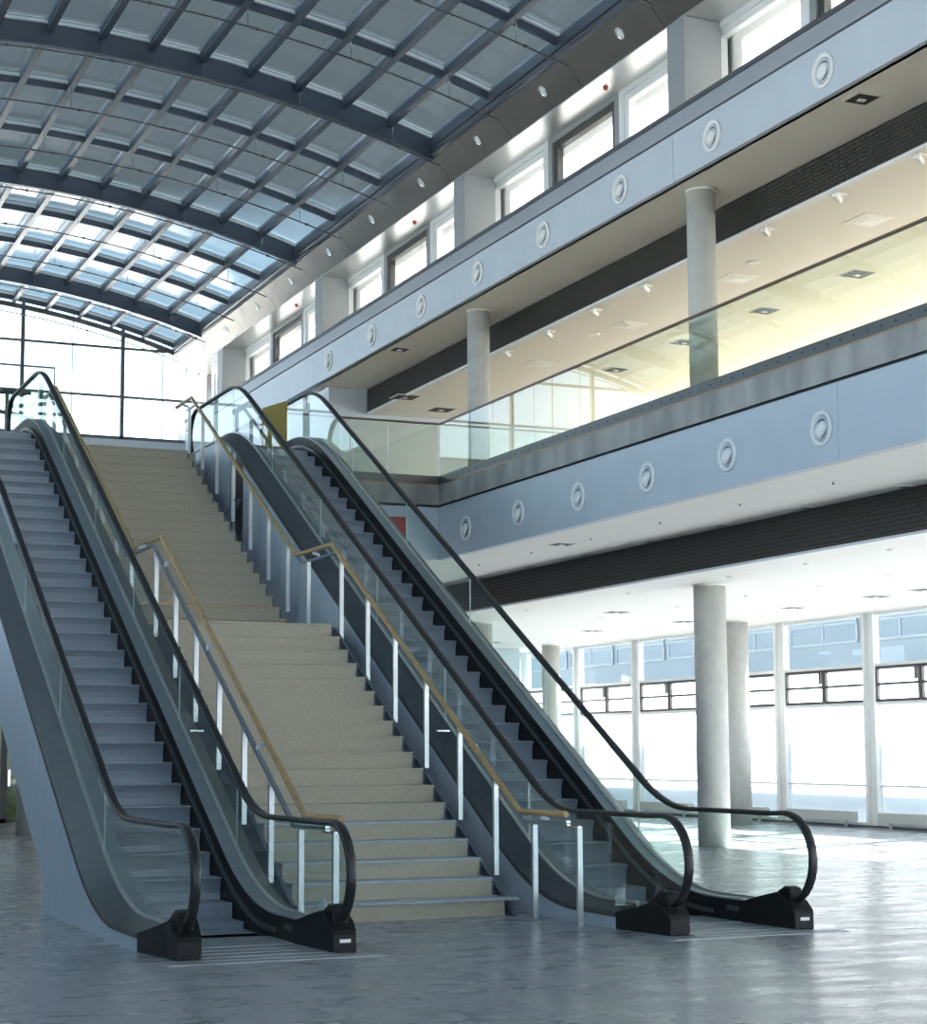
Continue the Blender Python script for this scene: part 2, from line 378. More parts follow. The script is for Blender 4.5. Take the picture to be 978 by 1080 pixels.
# ------------------------------------------------------------------ ceiling fittings
def square_vent(x, y, z, s, m, label, cat='air vent', grp=None, name='ceiling_vent'):
    t = empty(name, (x,y,z), label, cat, grp)
    MB().box(x-s/2-.03, x+s/2+.03, y-s/2-.03, y+s/2+.03, z-.008, z+.004).build('frame', 'soffit_warm' if z > 8 else 'soffit', t)
    if m == 'duct_dark':
        MB().box(x-s/2, x+s/2, y-s/2, y+s/2, z-.012, z+.0).build('opening', m, t)
        MB().box(x-.05, x+.05, y-.02, y+.05, z-.03, z-.012).build('bracket', 'label_white', t)
    else:
        mb = MB()
        for k in range(3):
            q = s/2*(1-k*.3); mb.box(x-q, x+q, y-q, y+q, z-.012-.01*k, z-.004)
        mb.build('diffuser', m, t)
    return t
for (x,y,w) in [(13.99,18.97,'near the right edge'),(13.95,35.16,'beyond the far gallery column')]:
    square_vent(x, y, 10.11, .32, 'duct_dark', f'dark square opening in upper fascia soffit, {w}', grp='dark square openings')
for (x,y,s,w) in [(17.88,24.52,.42,'nearest to the right edge'),(17.86,27.28,.40,'left of the one nearest the right edge'),(17.83,30.05,.40,'third from the right'),(17.84,32.82,.38,'fourth from the right'),(14.89,37.2,.5,'left, over the corner of the glass railing'),(16.23,38.3,.5,'at the far end of the gallery ceiling')]:
    square_vent(x, y, 9.53, s, 'duct_dark', f'dark square opening in beige gallery ceiling, {w}', grp='dark square openings')
for (x,y,w) in [(16.18,21.85,'near the right edge'),(16.18,25.5,'right of the nearer gallery column'),(16.17,29.18,'left of the nearer gallery column'),(16.14,32.86,'just right of the farther gallery column')]:
    square_vent(x, y, 9.53, .5, 'lamp_white', f'white square diffuser in beige gallery ceiling, {w}', 'ceiling diffuser', 'square ceiling diffusers', 'ceiling_diffuser')
def spotlight(x, y, z, label):
    t = empty('spotlight', (x,y,z), label, 'spotlight', 'spotlights along the gallery ceiling edge')
    MB().box(x-.09, x+.09, y-.09, y+.09, z-.02, z+.004).build('mount_plate', 'lamp_white', t)
    b = MB().box(-.10, .10, -.045, .045, -.09, -.02).build('lamp_head', 'lamp_white', t, bevel=.01); b.location = (0,0,0); b.rotation_euler = (math.radians(18), math.radians(12), math.radians(35))
    return t
for k in range(9):
    spotlight(15.02, 19.14+1.85*k, 9.53, f'small white spotlight in gallery ceiling beside dark band, {ORD[k]} from the right edge')
def disc(x, y, z, r_, label, grp, cat='downlight', name='downlight'):
    t = empty(name, (x,y,z), label, cat, grp)
    MB().lathe([(r_,.010),(r_,-.012),(r_*.8,-.018)], (x,y,z), n=24).build('rim', 'lamp_white', t)
    MB().lathe([(r_*.72,.0),(r_*.72,-.020)], (x,y,z), n=20).build('lens', 'deck_inner' if z < 8 else 'lamp_white', t)
disc(15.87, 24.55, 9.53, .11, 'round white disc in the beige gallery ceiling, right of the nearer column', 'round discs in the gallery ceiling')
disc(15.89, 30.09, 9.53, .11, 'round white disc in the beige gallery ceiling, between the two columns', 'round discs in the gallery ceiling')
for k in range(7):
    disc(15.68, 20.6+2.37*k, 5.34, .11, f'round downlight in lower soffit beside dark band, {ORD[k]} from the right edge', 'downlights in the lower soffit')
for k in range(6):
    x, y, z = 14.55, 20.65+2.37*k, 5.34
    t = empty('sprinkler', (x,y,z), f'tiny sprinkler head in lower soffit near fascia, {ORD[k]} from the right edge', 'sprinkler', 'sprinkler heads in the lower soffit')
    MB().lathe([(.03,.010),(.03,-.006)], (x,y,z), n=14).build('rosette', 'lamp_white', t)
    MB().lathe([(.01,0),(.01,-.026),(.022,-.03),(.022,-.034)], (x,y,z), n=12).build('head', 'steel_dark', t)
for (x,y,w) in [(14.51,28.8,'left half, near the fascia'),(15.6,35.0,'beside the escalator handrail at the far end')]:
    square_vent(x, y, 5.34, .34, 'duct_dark', f'dark square opening in the lower soffit, {w}', grp='dark square openings')
for i,(x,y,s) in enumerate([(18.88,34.88,.42),(21.78,36.97,.42),(21.31,40.65,.40),(21.73,29.51,.42),(21.83,32.54,.36),(21.68,27.93,.42),(20.96,45.9,.4)]):
    w = ['left of the large column, nearest the band','just left of the large column','third to the left of the large column','over the second window from the right','right beside the large column top','at the right edge','far end, seen through the escalator glass'][i]
    square_vent(x, y, 4.68, s, 'duct_dark', f'dark slot opening in bright ground floor ceiling, {w}', grp='slot openings in the ground floor ceiling')
i = 0
for y in (22.42,24.6,26.93,30.56,35.0):
    disc(16.8, y, 4.68, .07, f'small round downlight, front row of ground floor ceiling, {ORD[i]} from the right', 'small downlights in the ground floor ceiling'); i += 1
i = 0
for y in (25.81,27.9,30.34,33.0,36.4):
    disc(19.3, y, 4.68, .07, f'small round downlight, back row of ground floor ceiling, {ORD[i]} from the right', 'small downlights in the ground floor ceiling'); i += 1

# ------------------------------------------------------------------ outer window wall, ground floor
mod = 3.5; ybase = 33.25
w = 0
for k in range(-9, 6):
    a = ybase+mod*k; b = a+mod
    if b > YE+1.6: b = YE+1.6
    if a < -1: continue
    w += 1
    t = empty(f'window_{w}', (XW, (a+b)/2, 0)); struct(t)
    mb = MB(); mb.box(XW-.10, XW+.06, a-.21, a-.11, 0, 4.70); mb.box(XW-.10, XW+.06, a+.11, a+.21, 0, 4.70); mb.box(XW-.02, XW+.05, a-.11, a+.11, 0, 4.70)
    mb.build('mullion', 'frame_white', t)
    mb = MB()
    for z0, z1 in ((0,.12),(.89,.94),(2.66,2.73),(3.50,3.57),(4.62,4.70)): mb.box(XW-.05, XW+.05, a+.21, b-.21, z0, z1)
    mb.build('transom', 'frame_white', t)
    c = (a+b)/2
    for s0, s1 in ((a+.21, c-.02), (c+.02, b-.21)):
        mb = MB(); mb.box(XW-.06, XW+.03, s0, s0+.05, 2.73, 3.50); mb.box(XW-.06, XW+.03, s1-.05, s1, 2.73, 3.50)
        for z0, z1 in ((2.73,2.79),(3.09,3.14),(3.44,3.50)): mb.box(XW-.06, XW+.03, s0+.05, s1-.05, z0, z1)
        q = mb.build('vent_sash', 'frame_dark', t)
        MB().box(XW-.0, XW+.008, s0+.05, s1-.05, 2.79, 3.44).build('pane', 'glass_frosted', q)
    MB().box(XW-.13, XW-.06, c+.02, c+.10, 3.18, 3.46).build('sash_motor', 'steel_dark', t)
    mb = MB(); mb.box(XW, XW+.012, a+.21, b-.21, .12, .89); mb.box(XW, XW+.012, a+.21, b-.21, .94, 2.66); mb.build('frosted_pane', 'glass_frosted', t)
    MB().box(XW, XW+.012, a+.21, b-.21, 3.57, 4.62).build('clear_pane', 'glass_window', t)
    if -2 < k < 4:
        lab = 'low pale radiator under the window wall, ' + ({-1:'at the right edge',0:'second from the right edge',1:'right behind the large column',2:'left of the large column',3:'farthest left of all'}[k])
        h = empty('radiator', (XW-.2, c, 0), lab, 'radiator', 'low radiators along the window wall')
        mb = MB(); mb.box(XW-.30, XW-.14, a+.45, b-.45, .14, .36)
        mb.build('body', 'radiator', h, bevel=.015)
        for yy in (a+.8, b-.8): MB().box(XW-.25, XW-.19, yy-.03, yy+.03, 0, .14).build('leg', 'radiator', h)
# base rail line seen along the floor
mb = MB().box(XW-.16, XW-.14, 0, YE, .02, .07); struct(mb.build('baseboard_right', 'steel_dark'))
# gallery level outer glazing
t = empty(f'window_{w+1}', (XW, 20, L2)); struct(t)
mb = MB(); y = Y0+.5
while y < 39: mb.box(XW, XW+.12, y-.06, y+.06, 7.0, 9.5); y += 1.75
mb.build('mullion', 'frame_white', t)
MB().box(XW+.05, XW+.07, Y0, 39.5, 7.0, 9.5).build('pane', 'glass_window', t)
# arched window of the end wall
XC, RR, ZT = 5.81, 24.2, 14.60
def arcz(x, off=0.): return ZT-off-(RR-math.sqrt(RR*RR-(x-XC)**2))
nw = w+2
t = empty(f'window_{nw}', (6, YE, 10.5)); struct(t)
mb = MB()
for x in (.34, 3.18, 6.01, 8.85, 11.68): mb.box(x-.05, x+.05, YE-.06, YE+.08, 10.5, arcz(x,.15))
mb.box(14.16, 14.3, YE-.06, YE+.08, 10.5, 12.6)
mb.build('mullion', 'steel_dark', t)
mb = MB()
for z in (11.76, 13.17):
    mb.box(-1.6, 14.2 if z < 12.7 else 13.7, YE-.04, YE+.06, z-.035, z+.035)
mb.box(-1.9, 14.2, YE-.06, YE+.08, 10.5, 10.62)
mb.build('transom', 'steel_dark', t)
mb = MB()
for x in (1.76, 4.6, 7.43, 10.25, 12.85): mb.box(x-.012, x+.012, YE-.01, YE+.02, 10.62, arcz(x,.15))
mb.build('glazing_joint', 'deck_inner', t)
pts = [(x, arcz(x,.12)) for x in lin(-1.55, 13.17, 40)]
mb = MB(); mb.prism([(-1.6,10.6)]+pts+[(14.2,12.62),(14.2,10.6)], YE+.02, YE+.035, 'y'); mb.build('pane', 'glass_window', t)
pth = [(x, YE, arcz(x,.30)) for x in lin(-1.55, 12.9, 30)]+[(13.6,YE,13.0),(13.95,YE,12.6)]
mb = MB().sweep(pth, [(-.08,-.07),(.08,-.07),(.08,.07),(-.08,.07)], Vector((0,1,0)), smooth=False); mb.build('arch_frame', 'steel_dark', t)

# ------------------------------------------------------------------ clerestory: piers, windows, soffit
kk = 0
piers = [14.55+8.17*k for k in range(-3, 5)]
for y in piers:
    if y < 13: continue
    kk += 1
    struct(MB().box(14.46, 15.05, y, y+.5, 10.86, 12.66).build(f'trim_{20+kk}', 'pier_paint'))
    lab = 'grey rectangular pier between the high windows, ' + ['beyond the right edge','nearest, by the top right corner','second from the right','third from the right','farthest, beside the arched end window'][kk-1]
    tag(MB().box(13.57, 14.22, y, y+.5, 11.215, 12.6).build('pier', 'pier_paint', bevel=.01), lab, 'pier', 'piers between the high windows')
struct(MB().box(13.58, 14.6, Y0, YE, 12.6, 12.66).build('ceiling_high_soffit', 'soffit_metal'))
wn = nw
for y in piers:
    for j in range(3):
        a = y+.72+j*2.65; b = a+2.3
        if b < 12 or b > YE+1: continue
        wn += 1
        t = empty(f'window_{wn}', (14.3, (a+b)/2, 11.215)); struct(t)
        dark = (j == 1); fr = 'frame_dark' if dark else 'frame_white'
        q = .10 if not dark else .12
        mb = MB(); mb.box(14.24, 14.36, a-.02, a+q, 11.215, 12.5); mb.box(14.24, 14.36, b-q, b+.02, 11.215, 12.5); mb.box(14.24, 14.36, a+q, b-q, 12.38, 12.5); mb.box(14.24, 14.36, a+q, b-q, 11.215, 11.32)
        mb.build('frame', fr, t)
        mb = MB(); mb.box(14.20, 14.40, b+.02, b+.17, 11.215, 12.6); mb.box(14.20, 14.40, a-.17, a-.02, 11.215, 12.6); mb.box(14.20,14.40, a-.02, b+.02, 12.5, 12.6); mb.build('post', 'frame_white' if not dark else 'pier_paint', t)
        MB().box(14.29, 14.30, a+q, b-q, 11.32, 12.38).build('pane', 'glass_window', t)
        for s in range(3):
            u = a-.15+s*(b-a+.34)/3; MB().box(14.43, 14.437, u, u+(b-a+.34)/3-.02, 11.1, 12.6).build('blind', 'blind', t)
# sloping metal cladding with downlights
kp = 0
for k in range(-15, 8):
    a = 31.5+2.745*k; b = a+2.745
    if a < Y0 or a > YE-1: continue
    b = min(b, YE-.05)
    poly = [(13.12,13.16),(13.60,12.60),(13.64,12.62),(13.2,13.20)]
    o = MB().prism(poly, a+.006, b-.006, 'y').build('cladding_panel', 'cladding_metal')
    if a > 14:
        kp += 1
        tag(o, f'sloping dark metal cladding panel beside the glass roof, {ORD[kp-1]} from near end', 'cladding panel', 'sloping metal panels beside the roof')
    else: o.name = 'trim_cladding'; struct(o)
dl = 0
for k in range(10):
    y = 24.3+2.74*k if k < 9 else 48.5
    c = Vector((13.36, y, 12.88)); dl += 1
    t = empty('downlight', c, f'oval chrome downlight in the sloping dark panels, {ORD[k]} from near end', 'downlight', 'downlights in the sloping panels')
    rot = math.radians(-130.6)
    for nm, prof, mt in (('rim', [(.105,0),(.105,.012),(.085,.016),(.078,.004)], 'chrome'), ('lens', [(.076,.004),(.065,.010),(.0,.012)], 'lamp_white')):
        o = MB().lathe(prof, (0,0,0), n=24).build(nm, mt, t); o.location = (0,0,0); o.rotation_euler = (0, rot, 0)
for i,y in enumerate((24.6+1.2, 34.2, 41.9)):
    tag(MB().lathe([(.045,0),(.045,-.02),(.03,-.05),(.0,-.055)], (13.9,y,12.6), n=14).build('smoke_detector', 'sign_red'), f'small red detector on the bright soffit above the high windows, {ORD[i]} from the near end', 'smoke detector', 'red detectors above the high windows')

# ------------------------------------------------------------------ glass barrel roof
roof = empty('glass_roof', (XC, 20, 13.4), 'arched glass roof on a grid of blue-grey steel beams over the hall', 'glass roof')
XL, XR = XC-7.36, XC+7.36
arcs = []
for k in range(-15, 8):
    y = 31.5+2.745*k
    if y < Y0 or y > YE+.2: continue
    arcs.append((y, k % 3 == 0))
xs = lin(XL, XR, 33)
for (y, deep) in arcs:
    d0, d1 = (.05, .46) if deep else (.05, .20)
    hw = .06 if deep else .035
    poly_hi = [(x, arcz(x, d0)) for x in xs]; poly_lo = [(x, arcz(x, d1)) for x in xs]
    mb = MB(); n = len(xs); vs = []
    for a, b in zip(poly_hi, poly_lo): vs += [(a[0],y-hw,a[1]),(a[0],y+hw,a[1]),(b[0],y+hw,b[1]),(b[0],y-hw,b[1])]
    fs = [(0,1,2,3),(4*n-1,4*n-2,4*n-3,4*n-4)]
    for i in range(n-1):
        q = 4*i
        for s in range(4): fs.append((q+s,q+4+s,q+4+(s+1)%4,q+(s+1)%4))
    mb.add(vs, fs)
    mb.build('arch_beam', 'roof_steel', roof)
    mb = MB(); vs = []
    for x in xs:
        z = arcz(x, .0); vs += [(x,y-hw-.07,z-.02),(x,y-hw-.01,z-.02),(x,y-hw-.01,z-.075),(x,y-hw-.07,z-.075)]
    mb.add(vs, fs); mb.build('bright_arch_line', 'frame_white', roof)  # added white strip, paints the bright lines of light along the arches
    # glazing bar on top of the arch
    mb = MB(); vs = []
    for x in xs: 
        z = arcz(x, .0); vs += [(x,y-.07,z+.02),(x,y+.07,z+.02),(x,y+.07,z-.05),(x,y-.07,z-.05)]
    mb.add(vs, fs); mb.build('glazing_bar', 'roof_steel_light', roof)
px = [XR-.92*k for k in range(17)]
for x in px:
    z = arcz(x); sl = -(x-XC)/math.sqrt(RR*RR-(x-XC)**2)
    o = empty('purlin_tmp', (x,0,z)); bpy.data.objects.remove(o)
    mb = MB(); big = (x in (px[0], px[-1]))
    h = .17 if not big else .34
    mb.box(x-.035, x+.035, arcs[0][0], YE, z-h-.03, z-.03)
    mb.box(x-.06, x+.06, arcs[0][0], YE, z-h-.05, z-h-.025)
    mb.build('purlin', 'roof_steel', roof)
    mb = MB().box(x-.05, x+.05, arcs[0][0], YE, z-.055, z+.012)
    mb.build('purlin_bar', 'roof_steel_light', roof)
for (a, _), (b, _) in zip(arcs[:-1], arcs[1:]):
    mb = MB(); vs = []; n = len(xs)
    for x in xs: z = arcz(x); vs += [(x,a+.02,z),(x,b-.02,z),(x,b-.02,z+.012),(x,a+.02,z+.012)]
    fs = [(0,1,2,3),(4*n-1,4*n-2,4*n-3,4*n-4)]
    for i in range(n-1):
        q = 4*i
        for s in range(4): fs.append((q+s,q+4+s,q+4+(s+1)%4,q+(s+1)%4))
    mb.add(vs, fs); mb.build('glazing_strip', 'glass_roof', roof)
for (y, _) in arcs:
    if y < 14: continue
    for dy in ((-.25,) if True else ()):
        yy = y+dy
        n1 = 20
        mb = MB(); mb.tube([(x, yy, arcz(x,.62)-.0) for x in lin(XL+.1, XR+.05, n1)], .016, 6, Vector((0,1,0)))
        mb.build('tie_rod', 'steel_dark', roof)
        mb = MB()
        for x in px[1:-1:2]:
            mb.tube([(x,yy,arcz(x,.62)),(x,yy,arcz(x,.2))], .008, 5, Vector((0,1,0))); mb.lathe([(.03,-.03),(.03,.03)], (x+.15,yy,arcz(x+.15,.62)), 'x', 8)
        mb.build('tie_rod_hanger', 'steel_dark', roof)
# gutter beams along both springings
struct(MB().box(13.10, 14.3, Y0, YE, 13.2, 13.40).build('trim_9', 'roof_steel'))
struct(MB().box(-2.1, -1.5, Y0, YE, 13.2, 13.5).build('trim_10', 'roof_steel'))

# ------------------------------------------------------------------ escalators
def ramp(Y, zlow, off, zhigh, w=.9, w2=None):
    w2 = w2 or w
    ya = (zlow-off+10.12)/.5774; yb = (zhigh-off+10.12)/.5774
    if Y < ya-w: return zlow
    if Y < ya+w: return zlow+.5774*(Y-ya+w)**2/(4*w)
    if Y < yb-w2: return .5774*Y-10.12+off
    if Y < yb+w2: return zhigh-.5774*(yb+w2-Y)**2/(4*w2)
    return zhigh
Dout = lambda Y: ramp(Y, .165, .07, 7.06, .9)
Dgl  = lambda Y: ramp(Y, .225, .245, 7.18, .9)
Din  = lambda Y: ramp(Y, .22, .27, 7.19, .9)
Hr   = lambda Y: ramp(Y, 1.085, .95, 7.96, .5, .6)
YA, YB = 15.95, 32.3
def handrail_path():
    P = []
    c = (15.42, .665); r = .43
    # foot to nose to flat
    P += [(15.62,.26),(15.50,.245)]
    for a in lin(-95, -270, 15): P.append((c[0]+r*1.08*math.cos(math.radians(a)), c[1]+r*math.sin(math.radians(a))))
    P = [p for p in P]
    for y in lin(15.7, 32.2, 84): P.append((y, Hr(y)))
    c2 = (32.3, 7.52); r2 = .44
    for a in lin(88, -80, 13): P.append((c2[0]+r2*1.05*math.cos(math.radians(a)), c2[1]+r2*math.sin(math.radians(a))))
    P.append((32.2, 7.08))
    return P
HP = handrail_path()
SEC = [(-.045,-.008),(-.038,-.024),(-.02,-.03),(.02,-.03),(.038,-.024),(.045,-.008),(.043,.012),(.03,.02),(-.03,.02),(-.043,.012)]
def escalator(xc, label, stickers, drop=0.):
    E = empty('escalator', (xc, 16, 0), label, 'escalator', 'pair of escalators either side of the stairs')
    ys = lin(YA, YB, 90)
    for s in (-1, 1):
        X = lambda d: xc+s*d
        def bx(mb, lo, hi, a, b): 
            x0, x1 = sorted((X(a), X(b))); return mb.strip(lo, hi, x0, x1)
        bx(MB(), [(y, max(0, Din(y)-.80)) for y in ys], [(y, Din(y)-.005) for y in ys], .515, .535).build('skirt_panel', 'black_plastic', E)
        ys2 = [y for y in ys if y > 16.35 and y < 31.2]
        br_ = bx(MB(), [(y, ramp(y,.06,.08,7.0)) for y in ys2], [(y, ramp(y,.06,.08,7.0)+.045) for y in ys2], .485, .515).build('skirt_guard', 'steel_dark', E)
        # inner deck sloping to the glass
        vs_hi = []
        mb = MB(); n = len(ys); v = []
        for y in ys: v += [(X(.515),y,Din(y)-.005),(X(.515),y,Din(y)+.01),(X(.665),y,Dgl(y)+.012),(X(.665),y,Dgl(y)-.03)]
        fs = [(0,1,2,3),(4*n-1,4*n-2,4*n-3,4*n-4)]
        for i in range(n-1):
            q = 4*i
            for k in range(4): fs.append((q+k,q+4+k,q+4+(k+1)%4,q+(k+1)%4))
        mb.add(v, fs); mb.build('inner_deck', 'deck_inner', E)
        mb = MB(); v = []
        for y in ys: v += [(X(.70),y,Dgl(y)-.03),(X(.70),y,Dgl(y)+.012),(X(.93),y,Dout(y)),(X(.93),y,Dout(y)-.04)]
        mb.add(v, fs); mb.build('outer_deck', 'deck_metal', E)
        mb = MB(); v = []
        for y in ys: v += [(X(.662),y,Dgl(y)-.02),(X(.662),y,Dgl(y)+.03),(X(.704),y,Dgl(y)+.03),(X(.704),y,Dgl(y)-.02)]
        mb.add(v, fs); mb.build('glass_clamp', 'steel_post', E)
        # side cladding
        top = [(y, Dout(y)-.035) for y in lin(YA, YB, 70)]
        bot = [(YB, 6.0),(30.0, .5774*30.0-11.30),(20.30,.42),(20.26,.0),(YA,.0)]
        mb = MB(); x0, x1 = sorted((X(.90), X(.93)))
        seams = [YA, 17.3, 18.85, 20.35, 22.1, 24.0, 25.9, 27.7, 29.4, 31.0, YB]
        def under(y): 
            if y <= 20.26: return 0.
            return min(max(0,.42-drop+.5774*(y-20.30)), 6.0)
        for a, b in zip(seams[:-1], seams[1:]):
            yy = lin(a+.003, b-.003, 9)
            if a < 20.26 < b:
                yy = [q_ for q_ in yy if q_ <= 20.25]+[20.259, 20.262]+[q_ for q_ in yy if q_ > 20.27]
            mb.strip([(y, under(y) if y != 20.262 else .42) for y in yy], [(y, Dout(y)-.035) for y in yy], x0, x1)
        mb.build('side_panel', 'side_panel', E)
        x0, x1 = sorted((X(.915), X(.936)))
        MB().strip([(y, Dout(y)-.05) for y in ys], [(y, Dout(y)-.015) for y in ys], x0, x1).build('edge_trim', 'frame_dark', E)
        # glass
        xg0, xg1 = sorted((X(.678), X(.69)))
        lowY = [15.30]
        # newel pane: outline from handrail foot around
        js = [18.37, 20.72, 23.05, 25.4, 27.75, 29.95]
        outl = [(p[0], p[1]) for p in HP if p[0] < 15.75 and not (p[1] < .30)]
        # keep inside of handrail
        arc = []
        for a in lin(-125, -270, 14): arc.append((15.42+.43*1.08*math.cos(math.radians(a))*.97, .665+.43*math.sin(math.radians(a))*.97))
        up = [(y, Hr(y)-.01) for y in lin(15.7, js[0]-.006, 16)]
        dn = [(y, Dgl(y)) for y in lin(js[0]-.006, 15.95, 16)]+[(15.6,.31),(15.3,.33)]
        MB().prism(arc+up+dn, xg0, xg1).build('glass_panel', 'glass_clear', E)
        for a, b in zip(js[:-1], js[1:]):
            yy = lin(a+.006, b-.006, 7 if b < 29 else 9)
            MB().strip([(y, Dgl(y)) for y in yy], [(y, Hr(y)-.01) for y in yy], xg0, xg1).build('glass_panel', 'glass_clear', E)
        arc = [(32.3+.44*1.02*math.cos(math.radians(a)), 7.52+.43*math.sin(math.radians(a))) for a in lin(85, -70, 12)]
        up = [(y, Hr(y)-.01) for y in lin(js[-1]+.006, 32.15, 10)]
        dn = [(y, Dgl(y)) for y in lin(32.3, js[-1]+.006, 10)]
        MB().prism(up+arc+dn, xg0, xg1).build('glass_panel', 'glass_clear', E)
        for j in js: MB().box(xg0-.001, xg1+.001, j-.007, j+.007, Dgl(j), Hr(j)-.015).build('glass_joint', 'glass_joint', E)
        xh = X(.684)
        MB().sweep([(xh, p[0], p[1]) for p in HP], SEC).build('handrail', 'rubber', E)
        ins = [(xh, p[0], p[1]) for p in HP[2:-2]]
        # newel base block
        N = MB()
        secs = [(YA+.02,.505,.93,.215,.165),(15.62,.535,.87,.30,.235),(15.40,.555,.83,.345,.30),(15.26,.565,.815,.27,.26),(15.15,.575,.80,.19,.19),(15.13,.58,.795,.15,.15)]
        v = []
        for (yy_, a_, b_, zi, zo) in secs: v += [(X(a_),yy_,0),(X(b_),yy_,0),(X(b_),yy_,zo),(X(a_),yy_,zi)]
        m_ = len(secs); f_ = [(0,1,2,3),(4*m_-1,4*m_-2,4*m_-3,4*m_-4)]
        for i_ in range(m_-1):
            for k_ in range(4): f_.append((4*i_+k_,4*i_+4+k_,4*i_+4+(k_+1)%4,4*i_+(k_+1)%4))
        nb = MB().add(v, f_).build('newel_base', 'black_plastic', E, bevel=.008)
        MB().prism([(15.80,.20),(15.36,.40),(15.27,.385),(15.22,.22)], *sorted((X(.615),X(.755)))).build('handrail_inlet', 'black_plastic', nb, bevel=.015)
        x0, x1 = sorted((X(.51), X(.63)))
        MB().prism([(17.2,.03),(17.2,Din(17.2)-.02),(16.8,.19),(YA,.19),(YA,.02)], *sorted((X(.507),X(.516)))).build('inner_kick_panel', 'black_plastic', E)
        if s in stickers:
            MB().box(*sorted((X(.64),X(.74))), 15.122, 15.132, .085, .115).build('maker_label', 'label_white', nb)
        # cover plate near the inner deck end
        MB().box(*sorted((X(.500),X(.507))), 16.02, 16.24, .11, .16).build('switch_plate', 'steel_dark', E)
        if s == (1 if xc < 7 else -1): MB().box(*sorted((X(.74),X(.90))), 20.45, 20.51, Dgl(20.48)+.0, Dgl(20.48)+.02).build('deck_bracket', 'steel_post', E)
    if drop:
        for ya_, yb_ in ((28.55,28.95),(29.15,29.25)): MB().strip([(y, under(y)+.3) for y in (ya_,yb_)], [(y, Dout(y)-.06) for y in (ya_,yb_)], xc-.936, xc-.929).build('access_gap', 'rubber', E)
    # underside
    yy = lin(20.28 if not drop else 21.6, 30.0, 4)
    MB().strip([(y, .42-drop+.5774*(y-20.30)-.0) for y in yy], [(y, .45-drop+.5774*(y-20.30)) for y in yy], xc-.90, xc+.90).build('underside_panel', 'side_panel', E)
    # steps
    n = 0; k = -10
    zst = lambda y: ramp(y, .0, 0., L2, .55)
    base_step = None
    while True:
        y = 20.73+.4*k-.02
        if y > 31.0: break
        if y > 16.55:
            z = zst(y); zn = zst(y-.4)
            h = max(.02, .24)
            prof = [(y, z),(y+.405, z),(y+.405, z-.05),(y+.10, z-.06),(y+.075,z-.16),(y+.055,z-.25),(y+.03,z-.25),(y+.045,z-.16),(y+.035,z-.09),(y+.015,z-.035),(y, z-.012)]
            if z-zn < .2:
                hh = max(z-zn+.02, .015); prof = [(a, max(b, z-hh)) for a, b in prof]
                prof = [(y, z),(y+.405, z),(y+.405,z-.012),(y+.03,z-hh),(y+.012,z-hh),(y,z-.012)]
            MB().prism(prof, xc-.505, xc+.505).build('step', 'step_metal', E)
        k += 1
    # plates
    mb = MB(); mb.box(xc-.505, xc+.505, 15.95, 16.715, -.02, .014); mb.build('comb_plate', 'comb_metal', E)
    mb = MB()
    for i in range(4): mb.box(xc-.60, xc+.60, 14.98+.24*i, 15.19+.24*i, -.01, .006+.001*i)
    mb.box(xc-.95, xc+.95, 14.78, 14.97, -.01, .004)
    mb.build('floor_plate', 'comb_metal', E)
    mb = MB(); mb.box(xc-.505, xc+.505, 30.85, 32.3, L2-.05, L2+.004); mb.build('upper_floor_plate', 'comb_metal', E)
    return E
escalator(4.80, 'left escalator with black handrails and glass sides, rising beside the beige stairs', (1,))
escalator(9.50, 'right escalator with black handrails and glass sides, rising in front of the windows', (1,), .7)

# clear cylinders standing on the outer decks
def glass_cup(x, y, z, label):
    t = empty('glass_cylinder', (x,y,z), label, 'glass cylinder', 'clear cylinders on the escalator decks')
    n = 20; R = .052; vs = []
    for k in range(n):
        a = 2*math.pi*k/n
        for r_ in (R, R-.006):
            vs.append((x+r_*math.cos(a), y+r_*math.sin(a), z)); vs.append((x+r_*math.cos(a), y+r_*math.sin(a), z+.15+.05*math.cos(a)))
    fs = []
    for k in range(n):
        a, b = 4*k, 4*((k+1)%n)
        fs += [(a,b,b+1,a+1),(a+2,a+3,b+3,b+2),(a+1,b+1,b+3,a+3),(a,a+2,b+2,b)]
    MB().add(vs, fs, True).build('glass_tube', 'glass_frosted', t)
    MB().lathe([(.056,0),(.056,.012)], (x,y,z), n=20).build('base_ring', 'chrome', t)
glass_cup(5.62, 16.15, .213, 'small clear slanted cylinder on the right deck of the left escalator, by the newel')
glass_cup(8.68, 16.05, .213, 'small clear slanted cylinder on the left deck of the right escalator, by the newel')

# ------------------------------------------------------------------ stairs
S = empty('staircase', (7, 17.75, 0), 'wide straight staircase with beige terrazzo risers between the two escalators', 'staircase')
SX0, SX1 = 5.98, 8.22
rs = .19; tr = .322
for i in range(18):
    y = 17.75+tr*i; z = rs*(i+1)
    mb = MB().box(SX0, SX1, y, y+tr+.06 if i < 17 else 25.2, z-rs+(.0 if i == 0 else -.02), z-.024)
    mb.build('step', 'terrazzo', S)
    x1 = SX1+.02; 
    if i == 0:
        MB().box(SX0-.05, SX1+.15, y-.05, y+tr+.02, z-.03, z).build('tread', 'stair_slab', S, bevel=.004)
    else:
        MB().box(SX0, SX1+.005, y-.022, (y+tr) if i < 17 else 25.17, z-.024, z).build('tread', 'stair_slab' if i < 5 else 'terrazzo', S)
for i in range(18):
    z = 3.42+.195*(i+1); y = 25.17+.329*i
    MB().box(SX0, SX1, y, y+.40 if i < 17 else 31.0, z-.215, z-.024).build('step', 'terrazzo', S)
    MB().box(SX0, SX1+.005, y-.022, (y+.33) if i < 17 else 31.0, z-.024, z).build('tread', 'terrazzo', S)
